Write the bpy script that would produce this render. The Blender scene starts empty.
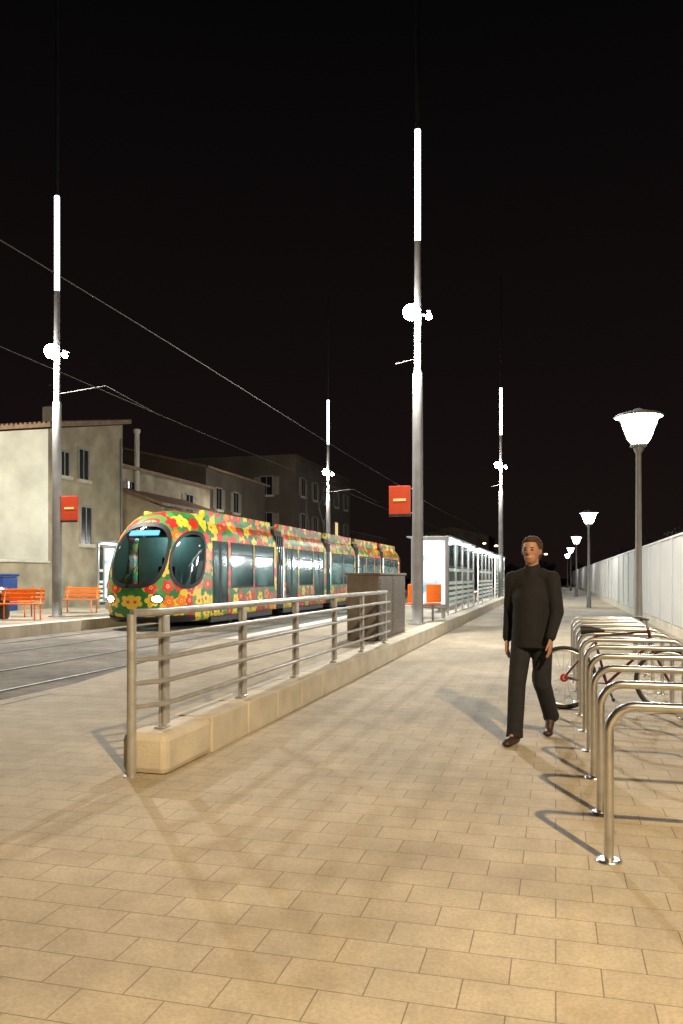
import bpy, bmesh, math, random
from mathutils import Vector, Matrix
random.seed(7)
S=bpy.context.scene
COL=S.collection
S.view_settings.view_transform='Standard'
S.view_settings.look='None'
S.view_settings.exposure=0
# ------------------------------------------------------------ materials
def newmat(name):
    m=bpy.data.materials.new(name); m.use_nodes=True
    n=m.node_tree.nodes; l=m.node_tree.links
    return m,n,l,n['Principled BSDF']
def mat(name,col,rough=.6,metal=0,var=.15,scale=4,bump=0,bscale=40,emit=None,es=0,coat=0):
    m,n,l,b=newmat(name)
    b.inputs['Roughness'].default_value=rough
    b.inputs['Metallic'].default_value=metal
    b.inputs['Coat Weight'].default_value=coat
    tc=n.new('ShaderNodeTexCoord')
    nz=n.new('ShaderNodeTexNoise'); nz.inputs['Scale'].default_value=scale; nz.inputs['Detail'].default_value=5
    l.new(tc.outputs['Object'],nz.inputs['Vector'])
    r=n.new('ShaderNodeValToRGB')
    r.color_ramp.elements[0].position=.3; r.color_ramp.elements[1].position=.7
    r.color_ramp.elements[0].color=[c*(1-var) for c in col]+[1]
    r.color_ramp.elements[1].color=[min(1,c*(1+var)) for c in col]+[1]
    l.new(nz.outputs['Fac'],r.inputs['Fac']); l.new(r.outputs['Color'],b.inputs['Base Color'])
    if bump:
        n2=n.new('ShaderNodeTexNoise'); n2.inputs['Scale'].default_value=bscale
        l.new(tc.outputs['Object'],n2.inputs['Vector'])
        bp=n.new('ShaderNodeBump'); bp.inputs['Strength'].default_value=bump; bp.inputs['Distance'].default_value=.01
        l.new(n2.outputs['Fac'],bp.inputs['Height']); l.new(bp.outputs['Normal'],b.inputs['Normal'])
    if emit:
        b.inputs['Emission Color'].default_value=(*emit,1); b.inputs['Emission Strength'].default_value=es
    return m
def paving(name,c1,c2,mort,bw,rh,ms=.005,stain=.35,rough=.75,mid=.90):
    m,n,l,b=newmat(name)
    b.inputs['Roughness'].default_value=rough
    tc=n.new('ShaderNodeTexCoord')
    vec=tc.outputs['Object']
    br=n.new('ShaderNodeTexBrick')
    br.inputs['Scale'].default_value=1
    br.inputs['Brick Width'].default_value=bw
    br.inputs['Row Height'].default_value=rh
    br.inputs['Mortar Size'].default_value=ms
    br.inputs['Mortar Smooth'].default_value=.3
    br.inputs['Color1'].default_value=(*c1,1); br.inputs['Color2'].default_value=(*c2,1); br.inputs['Mortar'].default_value=(*mort,1)
    br.offset=.5
    l.new(vec,br.inputs['Vector'])
    def noise(sc,de,ro,a,bb,c,d):
        n1=n.new('ShaderNodeTexNoise'); n1.inputs['Scale'].default_value=sc; n1.inputs['Detail'].default_value=de; n1.inputs['Roughness'].default_value=ro
        l.new(vec,n1.inputs['Vector'])
        mr=n.new('ShaderNodeMapRange'); mr.inputs[1].default_value=a; mr.inputs[2].default_value=bb; mr.inputs[3].default_value=c; mr.inputs[4].default_value=d
        l.new(n1.outputs['Fac'],mr.inputs[0]); return n1,mr.outputs[0]
    def mul(a,c):
        mu=n.new('ShaderNodeMath'); mu.operation='MULTIPLY'; l.new(a,mu.inputs[0]); l.new(c,mu.inputs[1]); return mu.outputs[0]
    _,a1=noise(.55,8,.6,.35,.68,1-stain,1.06)
    n2,a2=noise(70,6,.75,.3,.7,.74,1.14)
    _,a3=noise(4.5,5,.6,.35,.65,mid,1.05)
    vm=n.new('ShaderNodeVectorMath'); vm.operation='SCALE'; l.new(br.outputs['Color'],vm.inputs[0]); l.new(mul(mul(a1,a2),a3),vm.inputs['Scale'])
    l.new(vm.outputs[0],b.inputs['Base Color'])
    inv=n.new('ShaderNodeMath'); inv.operation='MULTIPLY_ADD'; inv.inputs[1].default_value=-1; inv.inputs[2].default_value=1
    l.new(br.outputs['Fac'],inv.inputs[0])
    ad=n.new('ShaderNodeMath'); ad.operation='MULTIPLY_ADD'; ad.inputs[1].default_value=.35; l.new(n2.outputs['Fac'],ad.inputs[0]); l.new(inv.outputs[0],ad.inputs[2])
    bp=n.new('ShaderNodeBump'); bp.inputs['Strength'].default_value=.5; bp.inputs['Distance'].default_value=.005
    l.new(ad.outputs[0],bp.inputs['Height']); l.new(bp.outputs['Normal'],b.inputs['Normal'])
    return m
def emis(name,col,s,transp=0):
    m=bpy.data.materials.new(name); m.use_nodes=True
    n=m.node_tree.nodes; n.clear(); l=m.node_tree.links
    e=n.new('ShaderNodeEmission'); e.inputs[0].default_value=(*col,1); e.inputs[1].default_value=s
    o=n.new('ShaderNodeOutputMaterial'); out=e.outputs[0]
    if transp:
        t=n.new('ShaderNodeBsdfTransparent'); a=n.new('ShaderNodeAddShader'); t.inputs[0].default_value=(transp,transp,transp,1)
        l.new(e.outputs[0],a.inputs[0]); l.new(t.outputs[0],a.inputs[1]); out=a.outputs[0]
    l.new(out,o.inputs[0]); return m
def poster_mat():
    m=emis('poster_backlight',(1,1,1),1.5); n=m.node_tree.nodes; l=m.node_tree.links
    e=[x for x in n if x.type=='EMISSION'][0]
    tc=n.new('ShaderNodeTexCoord'); nz=n.new('ShaderNodeTexNoise'); nz.inputs['Scale'].default_value=1.6; nz.inputs['Detail'].default_value=2
    l.new(tc.outputs['Object'],nz.inputs['Vector']); r=n.new('ShaderNodeValToRGB')
    r.color_ramp.elements[0].position=.38; r.color_ramp.elements[0].color=(.28,.45,.50,1); r.color_ramp.elements[1].position=.5; r.color_ramp.elements[1].color=(.9,.97,1,1)
    l.new(nz.outputs['Fac'],r.inputs[0]); l.new(r.outputs[0],e.inputs[0]); return m
def glass(name,col,gl=.12,rough=.03,trans=0,tcol=(1,1,1)):
    m=bpy.data.materials.new(name); m.use_nodes=True
    n=m.node_tree.nodes; n.clear(); l=m.node_tree.links
    t=n.new('ShaderNodeBsdfTransparent'); t.inputs[0].default_value=(*col,1)
    base=t.outputs[0]
    if trans:
        tl=n.new('ShaderNodeBsdfTranslucent'); tl.inputs[0].default_value=(*tcol,1)
        m2=n.new('ShaderNodeMixShader'); m2.inputs[0].default_value=trans; l.new(base,m2.inputs[1]); l.new(tl.outputs[0],m2.inputs[2]); base=m2.outputs[0]
    g=n.new('ShaderNodeBsdfGlossy'); g.inputs['Roughness'].default_value=rough
    fr=n.new('ShaderNodeFresnel'); fr.inputs[0].default_value=1.3
    ad=n.new('ShaderNodeMath'); ad.operation='ADD'; ad.inputs[1].default_value=gl*.3; l.new(fr.outputs[0],ad.inputs[0])
    mx=n.new('ShaderNodeMixShader'); l.new(ad.outputs[0],mx.inputs[0]); l.new(base,mx.inputs[1]); l.new(g.outputs[0],mx.inputs[2])
    o=n.new('ShaderNodeOutputMaterial'); l.new(mx.outputs[0],o.inputs[0]); return m
def frosted(name,col):
    m=bpy.data.materials.new(name); m.use_nodes=True
    n=m.node_tree.nodes; n.clear(); l=m.node_tree.links
    t=n.new('ShaderNodeBsdfTranslucent'); t.inputs[0].default_value=(*col,1)
    d=n.new('ShaderNodeBsdfDiffuse'); d.inputs[0].default_value=(*col,1)
    m1=n.new('ShaderNodeMixShader'); m1.inputs[0].default_value=.4; l.new(t.outputs[0],m1.inputs[1]); l.new(d.outputs[0],m1.inputs[2])
    o=n.new('ShaderNodeOutputMaterial'); l.new(m1.outputs[0],o.inputs[0]); return m
def flower_mat():
    m,n,l,b=newmat('floral_livery')
    b.inputs['Roughness'].default_value=.4; b.inputs['Coat Weight'].default_value=.15
    tc=n.new('ShaderNodeTexCoord'); sp=n.new('ShaderNodeSeparateXYZ'); l.new(tc.outputs['Object'],sp.inputs[0])
    def M(op,a,bb=None,c=None):
        x=n.new('ShaderNodeMath'); x.operation=op
        for i,v in enumerate((a,bb,c)):
            if v is None: continue
            if isinstance(v,(int,float)): x.inputs[i].default_value=v
            else: l.new(v,x.inputs[i])
        return x.outputs[0]
    u=M('ADD',sp.outputs[1],M('ABSOLUTE',sp.outputs[0]))
    sc=2.35
    cb=n.new('ShaderNodeCombineXYZ'); l.new(M('MULTIPLY',u,sc*.8),cb.inputs[0]); l.new(M('MULTIPLY_ADD',sp.outputs[2],sc,.3),cb.inputs[1])
    vo=n.new('ShaderNodeTexVoronoi'); vo.voronoi_dimensions='2D'; vo.inputs['Scale'].default_value=1; vo.inputs['Randomness'].default_value=.4
    l.new(cb.outputs[0],vo.inputs['Vector'])
    d=n.new('ShaderNodeVectorMath'); d.operation='SUBTRACT'; l.new(cb.outputs[0],d.inputs[0]); l.new(vo.outputs['Position'],d.inputs[1])
    s2=n.new('ShaderNodeSeparateXYZ'); l.new(d.outputs[0],s2.inputs[0])
    sc3=n.new('ShaderNodeSeparateColor'); l.new(vo.outputs['Color'],sc3.inputs[0])
    ang=M('ARCTAN2',s2.outputs[1],s2.outputs[0])
    pet=M('ABSOLUTE',M('COSINE',M('MULTIPLY_ADD',ang,2.5,M('MULTIPLY',sc3.outputs[1],3.14))))
    R=M('MULTIPLY_ADD',pet,.17,.29)
    infl=M('LESS_THAN',vo.outputs['Distance'],R)
    inmid=M('LESS_THAN',vo.outputs['Distance'],M('MULTIPLY_ADD',pet,.07,.07))
    inc=M('LESS_THAN',vo.outputs['Distance'],.06)
    def ramp(src,cols):
        r=n.new('ShaderNodeValToRGB'); r.color_ramp.interpolation='CONSTANT'
        while len(r.color_ramp.elements)<len(cols): r.color_ramp.elements.new(.5)
        for i,c in enumerate(cols):
            r.color_ramp.elements[i].position=i/len(cols); r.color_ramp.elements[i].color=(*c,1)
        l.new(src,r.inputs[0]); return r.outputs[0]
    v2=n.new('ShaderNodeTexVoronoi'); v2.voronoi_dimensions='2D'; v2.inputs['Scale'].default_value=1.3; l.new(cb.outputs[0],v2.inputs['Vector'])
    q=n.new('ShaderNodeSeparateColor'); l.new(v2.outputs['Color'],q.inputs[0])
    bg=ramp(q.outputs[0],[(.02,.15,.035),(.07,.28,.05),(.02,.17,.04),(.05,.22,.05),(.72,.50,.03)])
    fc=ramp(sc3.outputs[0],[(.60,.022,.012),(.80,.58,.05),(.62,.025,.02),(.82,.56,.04),(.60,.025,.02),(.80,.17,.02)])
    mc=ramp(sc3.outputs[2],[(.88,.60,.04),(.6,.03,.02),(.8,.2,.02),(.88,.60,.04)])
    def mix(f,a,c):
        x=n.new('ShaderNodeMix'); x.data_type='RGBA'; l.new(f,x.inputs[0]); l.new(a,x.inputs[6]); 
        if isinstance(c,tuple): x.inputs[7].default_value=(*c,1)
        else: l.new(c,x.inputs[7])
        return x.outputs[2]
    o=mix(infl,bg,fc); o=mix(inmid,o,mc); o=mix(inc,o,(.40,.02,.01))
    l.new(o,b.inputs['Base Color']); return m

M_pave=paving('beige_paving',(.52,.44,.31),(.47,.39,.27),(.24,.19,.13),.32,.205,.003,.34)
M_plat=paving('platform_paving',(.46,.39,.29),(.41,.345,.25),(.2,.16,.11),.4,.4)
M_stone=mat('pale_stone',(.57,.51,.40),.7,0,.16,3,.5,60)
M_edge=mat('edge_stone',(.42,.37,.29),.8,0,.25,3,.4,60)
M_track=paving('trackbed_concrete',(.34,.30,.245),(.30,.265,.215),(.13,.11,.09),.55,.3,.008,.5,.9,.75)
M_ground=mat('asphalt',(.05,.05,.05),.8,0,.3,1.2,.4,60)
M_rail=mat('rail_steel',(.20,.19,.17),.6,.7,.2,5)
M_groove=mat('rail_groove',(.05,.045,.04),.9)
M_steel=mat('stainless_steel',(.64,.64,.64),.30,1,.12,12)
M_paintrail=mat('railing_grey_paint',(.50,.49,.47),.38,.6,.15,8)
M_wire=mat('wire_metal',(.07,.062,.058),.7,.1,.1,8)
M_mast=mat('mast_grey_paint',(.22,.22,.22),.55,.15,.15,3)
M_pole=mat('mast_pole_paint',(.21,.205,.20),.6,.1,.15,3)
M_dark=mat('dark_metal',(.03,.03,.035),.5,.2)
M_black=mat('black_rubber',(.012,.012,.013),.6)
M_tube=emis('lit_tube',(.86,.93,1),9)
M_lampE=emis('lamp_lens',(.93,.96,1),260)
M_lantE=emis('lantern_glass',(.92,.96,1),7,.8)
M_bulb=emis('lantern_bulb',(.95,.97,1),80)
M_sod=emis('sodium_lens',(1,.62,.25),20)
M_white=mat('white_fence',(.62,.61,.58),.6,0,.04,1.2,.1,30)
M_fl=flower_mat()
M_tglass=glass('tram_glass',(.93,1,.98),.03,.10,.05,(.85,1,.97))
M_cglass=glass('cab_glass',(.16,.26,.28),.25,.03)
M_glass=glass('clear_glass',(.92,.97,.97),.1,.04,.12,(.85,.92,.92))
M_inside=mat('tram_interior',(.66,.75,.73),.5,0,.1)
M_winglow=emis('added_window_glow',(.70,1,.95),3.2)  # emission for the glow boxes added behind the tram window tops
M_strip=emis('ceiling_strip',(.75,1,.95),14)
M_seat=mat('teal_fabric',(.12,.45,.45),.8)
M_yellow=mat('yellow_pole',(.8,.55,.05),.4)
M_orange=mat('orange_paint',(.75,.17,.015),.4,0,.1)
M_red=mat('sign_red',(.52,.055,.015),.5,0,.1,emit=(.62,.07,.02),es=.08)
M_signw=mat('sign_cream',(.8,.70,.30),.5)
M_disp=emis('blue_display',(.12,.36,1),2.6)
M_head=emis('headlight_glow',(1,.97,.85),90)
M_tile=mat('terracotta_tiles',(.26,.16,.10),.8,0,.3,4,.8,20)
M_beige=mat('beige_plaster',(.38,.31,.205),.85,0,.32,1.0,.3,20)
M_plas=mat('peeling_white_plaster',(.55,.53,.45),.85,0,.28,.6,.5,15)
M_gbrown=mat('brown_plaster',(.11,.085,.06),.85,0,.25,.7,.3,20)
M_frame=mat('window_frame',(.28,.25,.2),.6)
M_wglass=mat('night_window',(.02,.022,.026),.15)
M_litw=emis('lit_window',(1,.75,.35),1.2)
M_shut=mat('shutter',(.26,.22,.16),.7)
M_cab=mat('cabinet_grey_brown',(.17,.145,.12),.5,.2,.2,6)
M_adE=emis('shelter_light',(.88,.95,1),5.0)
M_post=poster_mat()
M_leaf=mat('leaves',(.009,.013,.006),.9,0,.5,3)
M_bark=mat('bark',(.04,.03,.02),.9,0,.3,8,.6,30)
M_skin=mat('skin',(.40,.21,.14),.55,0,.08)
M_jacket=mat('black_jacket',(.008,.008,.010),.9,0,.3,20,.3,80)
M_jeans=mat('dark_trousers',(.012,.012,.016),.9,0,.3,20,.3,80)
M_shoe=mat('brown_shoe',(.035,.016,.010),.5)
M_hair=mat('brown_hair',(.06,.03,.017),.7,0,.4,60,.8,200)
M_redbike=mat('dark_red_frame',(.07,.006,.006),.35)
M_blue=mat('blue_plastic',(.015,.05,.22),.5)
M_frost=frosted('frosted_band',(.90,.94,.94))
WARMW=(1,.96,.88)

# ------------------------------------------------------------ mesh builder
class MB:
    def __init__(s): s.v=[];s.f=[];s.m=[];s.mats=[];s.sm=[]
    def mi(s,m):
        if m not in s.mats: s.mats.append(m)
        return s.mats.index(m)
    def add(s,vs,fs,m,smooth=False):
        o=len(s.v); s.v+= [tuple(v) for v in vs]; i=s.mi(m)
        for f in fs: s.f.append([a+o for a in f]); s.m.append(i); s.sm.append(smooth)
        return s
    def box(s,x0,x1,y0,y1,z0,z1,m):
        vs=[(x0,y0,z0),(x1,y0,z0),(x1,y1,z0),(x0,y1,z0),(x0,y0,z1),(x1,y0,z1),(x1,y1,z1),(x0,y1,z1)]
        return s.add(vs,[(3,2,1,0),(4,5,6,7),(0,1,5,4),(1,2,6,5),(2,3,7,6),(3,0,4,7)],m)
    def bbox(s,x0,x1,y0,y1,z0,z1,m,b=.02,seg=2):
        bm=bmesh.new(); bmesh.ops.create_cube(bm,size=1)
        for v in bm.verts:
            v.co=Vector(((x0+x1)/2+v.co.x*(x1-x0),(y0+y1)/2+v.co.y*(y1-y0),(z0+z1)/2+v.co.z*(z1-z0)))
        bmesh.ops.bevel(bm,geom=bm.edges[:],offset=b,segments=seg,profile=.5,affect='EDGES')
        bm.verts.index_update()
        s.add([v.co[:] for v in bm.verts],[[v.index for v in f.verts] for f in bm.faces],m); bm.free(); return s
    def quad(s,a,b,c,d,m): return s.add([a,b,c,d],[(0,1,2,3)],m)
    def rev(s,cx,cy,prof,m,seg=24,cap=True):
        vs=[];fs=[]
        for r,z in prof:
            for i in range(seg):
                a=2*math.pi*i/seg; vs.append((cx+r*math.cos(a),cy+r*math.sin(a),z))
        for k in range(len(prof)-1):
            for i in range(seg):
                j=(i+1)%seg; fs.append((k*seg+i,k*seg+j,(k+1)*seg+j,(k+1)*seg+i))
        s.add(vs,fs,m,True)
        if cap:
            s.add(vs[:seg],[list(range(seg))[::-1]],m); s.add(vs[-seg:],[list(range(seg))],m)
        return s
    def tube(s,pts,r,m,seg=10,closed=False):
        pts=[Vector(p) for p in pts]; n=len(pts); rs=r if isinstance(r,(list,tuple)) else [r]*n
        vs=[];fs=[]; up=None
        for i,p in enumerate(pts):
            if closed: t=(pts[(i+1)%n]-pts[i-1])
            else: t=(pts[min(i+1,n-1)]-pts[max(i-1,0)])
            t.normalize()
            if up is None:
                up=Vector((0,0,1)) if abs(t.z)<.9 else Vector((1,0,0))
            a=(up-t*up.dot(t)).normalized(); b=t.cross(a); up=a
            for k in range(seg):
                q=2*math.pi*k/seg; vs.append(p+(a*math.cos(q)+b*math.sin(q))*rs[i])
        for i in range(n if closed else n-1):
            j=(i+1)%n
            for k in range(seg):
                kk=(k+1)%seg; fs.append((i*seg+k,i*seg+kk,j*seg+kk,j*seg+k))
        s.add(vs,fs,m,True)
        if not closed:
            s.add(vs[:seg],[list(range(seg))[::-1]],m); s.add(vs[-seg:],[list(range(seg))],m)
        return s
    def ell(s,c,r,m,u=16,w=10):
        vs=[];fs=[]
        for i in range(w+1):
            t=math.pi*i/w
            for j in range(u):
                p=2*math.pi*j/u; vs.append((c[0]+r[0]*math.sin(t)*math.cos(p),c[1]+r[1]*math.sin(t)*math.sin(p),c[2]+r[2]*math.cos(t)))
        for i in range(w):
            for j in range(u):
                k=(j+1)%u; fs.append((i*u+j,(i+1)*u+j,(i+1)*u+k,i*u+k))
        return s.add(vs,fs,m,True)
    def mesh(s,name):
        me=bpy.data.meshes.new(name); me.from_pydata(s.v,[],s.f)
        for m in s.mats: me.materials.append(m)
        for p,i,q in zip(me.polygons,s.m,s.sm): p.material_index=i; p.use_smooth=q
        me.update(); return me
    def obj(s,name,parent=None,loc=(0,0,0),**kw):
        o=bpy.data.objects.new(name,s.mesh(name)); COL.objects.link(o); o.location=loc
        if parent: o.parent=parent
        for k,v in kw.items(): o[k]=v
        return o
def thing(name,label,cat,loc=(0,0,0),group=None):
    e=bpy.data.objects.new(name,None); COL.objects.link(e); e.location=loc; e.empty_display_size=.3
    e['label']=label; e['category']=cat
    if group: e['group']=group
    return e
def sub(name,parent,loc=(0,0,0)):
    e=bpy.data.objects.new(name,None); COL.objects.link(e); e.location=loc; e.parent=parent; return e
def clone(o,loc=None,parent=None,label=None):
    c=o.copy(); COL.objects.link(c)
    if parent: c.parent=parent
    if loc is not None: c.location=loc
    if label: c['label']=label
    for ch in list(o.children): clone(ch,None,c)
    return c
def struct(o,label,cat):
    o['kind']='structure'; o['label']=label; o['category']=cat; return o
def light(kind,name,parent,loc,power,col,size=.15,rot=None,spot=None,blend=.6):
    d=bpy.data.lights.new(name,kind); d.energy=power; d.color=col
    if kind!='AREA': d.shadow_soft_size=size
    else: d.size=size
    if kind=='SPOT': d.spot_size=math.radians(spot); d.spot_blend=blend
    o=bpy.data.objects.new(name,d); COL.objects.link(o); o.location=loc; o.parent=parent
    if rot: o.rotation_euler=rot
    return o
def arc(cx,cz,r,a0,a1,n=6):
    return [(cx+r*math.cos(math.radians(a0+(a1-a0)*i/n)),cz+r*math.sin(math.radians(a0+(a1-a0)*i/n))) for i in range(n+1)]

# ------------------------------------------------------------ ground
struct(MB().quad((-400,-60,0),(400,-60,0),(400,700,0),(-400,700,0),M_ground).obj('ground'),'dark asphalt ground stretching to the horizon','ground')
struct(MB().quad((-6.1,-12,.004),(2.9,-12,.004),(2.9,150,.004),(-6.1,150,.004),M_pave).obj('walkway'),'beige concrete paver walkway in running bond','pavement')
struct(MB().quad((-12.3,-12,.004),(-6.1,-12,.004),(-6.1,180,.004),(-12.3,180,.004),M_track).obj('track_bed'),'grey beige paved tram track bed between platforms','road')
tr=MB()
for c in (-10.8,-7.45):
    for s in (-.7175,.7175):
        x=c+s
        tr.quad((x-.08,-12,.008),(x+.08,-12,.008),(x+.08,180,.008),(x-.08,180,.008),M_groove)
        tr.quad((x-.03,-12,.013),(x+.03,-12,.013),(x+.03,180,.013),(x-.03,180,.013),M_rail)
struct(tr.obj('tram_rails'),'two pairs of grooved steel rails in the track bed','rails')
struct(MB().quad((-6.22,-12,.009),(-6.0,-12,.009),(-6.0,13.4,.009),(-6.22,13.4,.009),M_edge).obj('edge_strip'),'pale flush stone edging between paving and track','kerb')
p=MB(); z=.27
p.add([(-6.1,8.5,.006),(-3.09,8.5,.006),(-3.09,14,z),(-6.1,14,z)],[(0,1,2,3)],M_pave)
p.add([(-6.1,8.5,.006),(-6.1,14,z),(-6.1,14,0)],[(0,1,2)],M_stone)
p.box(-6.1,-3.09,14,62,0,z,M_plat)
p.quad((-6.095,14,z+.004),(-5.75,14,z+.004),(-5.75,62,z+.004),(-6.095,62,z+.004),M_white)
struct(p.obj('near_platform'),'raised paved tram platform with ramp and white edge','platform')
p=MB()
p.box(-18,-12.3,6,75,0,.28,M_plat)
p.quad((-12.7,6,.284),(-12.305,6,.284),(-12.305,75,.284),(-12.7,75,.284),M_white)
struct(p.obj('far_platform'),'raised paved tram platform with white edge beside houses','platform')

# ------------------------------------------------------------ low wall
lw=thing('low_wall','low pale stone retaining wall carrying the steel railing','wall',(-2.9,5.24,0))
b=MB()
y=0;i=0
while y<56:
    b.bbox(-.18,.19,y+.004,y+.79,0,.30+random.uniform(-.002,.002),M_stone,.015 if i else .05,2); y+=.8; i+=1
b.obj('stone_block_course',lw)

# ------------------------------------------------------------ railing
ra=thing('railing','grey steel railing with five tube rails on low stone wall','railing',(-2.86,5.17,0))
ys=[.33,1.90,3.50,5.15,6.73,8.43]
pm=MB(); pm.bbox(-.012,.012,-.04,.04,.303,1.15,M_paintrail,.004); pm.bbox(-.035,.035,-.07,.07,.303,.315,M_paintrail,.004)
pm.bbox(.02,.044,-.04,.04,.33,1.15,M_paintrail,.004)
pmesh=pm.mesh('post')
for k,yy in enumerate(ys):
    o=bpy.data.objects.new('post',pmesh); COL.objects.link(o); o.parent=ra; o.location=(-.02,yy,0)
e=MB(); e.tube([(-.09,0,0),(-.09,0,1.17)],.034,M_paintrail,14); e.rev(-.09,0,[(.06,0),(.06,.012)],M_paintrail); e.obj('post',ra,label='round end post standing on the paving')
for k,h in enumerate([1.18,1.01,.84,.67,.50]):
    r=.03 if k==0 else .019
    x=0.0 if k==0 else .06
    t=MB()
    t.tube([(-.09,0,h),(-.05,.08,h),(x,.25,h),(x,8.53,h)],r,M_paintrail,12); t.obj('rail',ra)

# ------------------------------------------------------------ bike racks
def hoop():
    t=thing('bicycle_rack','polished steel bicycle hoop stand bolted to beige paving','bicycle rack',(.26,4.25,0),'row of steel bicycle hoops')
    pts=[(0,0)]+arc(.13,.79-.13,.13,180,90,8)+arc(1.0-.13,.79-.13,.13,90,0,8)+[(1.0,0)]
    m=MB(); m.tube([(x,0,z) for x,z in pts],.0245,M_steel,16); m.obj('hoop',t)
    m=MB(); m.rev(0,0,[(.065,0.004),(.065,.014),(.05,.018)],M_steel,20); m.obj('base_plate',t)
    m=MB(); m.rev(1.0,0,[(.065,0.004),(.065,.014),(.05,.018)],M_steel,20); m.obj('base_plate',t)
    return t
h0=hoop()
for k,yy in enumerate([5.1,5.98,6.9,7.8,8.7,9.6,10.5,11.4,12.3,13.2]):
    clone(h0,(.26+random.uniform(-.01,.01),yy,0))

# ------------------------------------------------------------ bicycle
bk=thing('bicycle','dark red city bicycle locked against steel hoop stand','bicycle',(.09,9.05,0))
def wheel(x):
    w=sub('wheel',bk,(x,0,.345))
    def ring(R,n=40): return [(R*math.cos(2*math.pi*i/n),0,R*math.sin(2*math.pi*i/n)) for i in range(n)]
    MB().tube(ring(.325),.020,M_black,8,True).obj('tyre',w)
    MB().tube(ring(.298),.010,M_steel,8,True).obj('rim',w)
    s=MB()
    for i in range(20):
        a=2*math.pi*i/20; s.tube([(.02*math.cos(a+.8),.02*(-1)**i,.02*math.sin(a+.8)),(.295*math.cos(a),0,.295*math.sin(a))],.0016,M_steel,4)
    s.tube([(0,-.05,0),(0,.05,0)],.02,M_steel,10); s.obj('spokes',w)
    return w
w=wheel(0); wheel(1.06)
M_refl=mat('red_reflector',(.5,.02,.015),.3)
s=MB(); s.rev(0,0,[(.02,0),(.045,.002),(.045,.006),(.02,.008)],M_refl,16); o=s.obj('sprocket',w); o.rotation_euler=(math.pi/2,0,0); o.location=(0,-.03,0)
f=MB()
BB=(.44,0,.29);ST=(.31,0,.80);HT=(.86,0,.88);HB=(.89,0,.74)
for a,bb,r in [(BB,ST,.014),(ST,(.855,0,.86),.013),(BB,HB,.016),(HT,HB,.018),(BB,(0,.05,.345),.009),(BB,(0,-.05,.345),.009),((.33,0,.76),(0,.05,.345),.008),((.33,0,.76),(0,-.05,.345),.008)]:
    f.tube([a,bb],r,M_redbike,10)
f.tube([HB,(.91,.05,.66),(1.06,.05,.345)],.012,M_redbike,8); f.tube([HB,(.91,-.05,.66),(1.06,-.05,.345)],.012,M_redbike,8)
f.obj('frame',bk)
MB().tube([(.86,0,.86),(.84,0,.98)],.014,M_steel).tube([(.76,-.29,1.0),(.80,-.2,1.0),(.85,-.06,.99),(.85,.06,.99),(.80,.2,1.0),(.76,.29,1.0)],.013,M_dark).obj('handlebar',bk)
MB().tube([ST,(.30,0,.85)],.012,M_steel).tube([(.17,0,.865),(.27,0,.87),(.42,0,.86)],[.05,.04,.015],M_black).obj('saddle',bk)
MB().tube([(.44,-.07,.29),(.50,-.07,.14)],.01,M_dark).tube([(.5,-.07,.14),(.5,-.16,.14)],.018,M_black).obj('pedal',bk)
MB().tube([(.44,.07,.29),(.38,.07,.44)],.01,M_dark).tube([(.38,.07,.44),(.38,.16,.44)],.018,M_black).obj('pedal',bk)

# ------------------------------------------------------------ lanterns
def lantern():
    t=thing('street_lamp','grey post lamp with flared glowing glass lantern','street lamp',(1.5,15.9,0),'post lanterns along the walkway')
    m=MB(); m.rev(0,0,[(.11,0),(.11,.5),(.075,.62),(.06,1.2),(.05,3.75),(.09,3.82),(.1,3.9)],M_mast,20); m.obj('post',t)
    m=MB(); m.rev(0,0,[(.14,3.935),(.2,4.02),(.335,4.38),(.35,4.42)],M_lantE,28,False); m.obj('lantern_glass',t)
    m=MB(); m.ell((0,0,4.12),(.07,.07,.13),M_bulb); m.obj('bulb',t)
    m=MB()
    for i in range(6):
        a=i*math.pi/3+.3
        m.tube([(.11*math.cos(a),.11*math.sin(a),3.88),(.225*math.cos(a),.225*math.sin(a),4.02),(.38*math.cos(a),.38*math.sin(a),4.43)],.012,M_mast,6)
    m.rev(0,0,[(.13,3.87),(.16,3.9),(.13,3.93)],M_mast); m.obj('lantern_frame',t)
    m=MB(); m.rev(0,0,[(.43,4.43),(.45,4.445),(.40,4.48),(.12,4.56),(.03,4.6)],M_mast,28); m.obj('cap',t)
    light('POINT','lamp_light',t,(0,0,4.32),820,(.98,.98,.97),.05)
    return t
l0=lantern()
for yy in (39.2,62.5,86,110): clone(l0,(1.5,yy,0))
# ------------------------------------------------------------ fence
fe=thing('fence','white vertical slat fence with posts beside the walkway','fence',(2.85,-6,0))
pm=MB()
for i in range(38):
    y=.055+i*.0632; pm.box(-.02,.018,y,y+.046,.26,2.41,M_white)
for zz in (.4,1.35): pm.box(.019,.05,0.05,2.45,zz,zz+.06,M_white)
pm.bbox(-.05,.05,.002,2.498,2.412,2.47,M_white,.008)
pm.box(-.05,.06,.055,2.445,0,.24,M_stone)
pme=pm.mesh('panel')
po=MB(); po.bbox(-.06,.07,-.045,.045,0,2.41,M_white,.008); pmp=po.mesh('post')
for i in range(64):
    for nm,me in (('panel',pme),('post',pmp)):
        o=bpy.data.objects.new(nm,me); COL.objects.link(o); o.parent=fe; o.location=(0,i*2.5,0)

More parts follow.
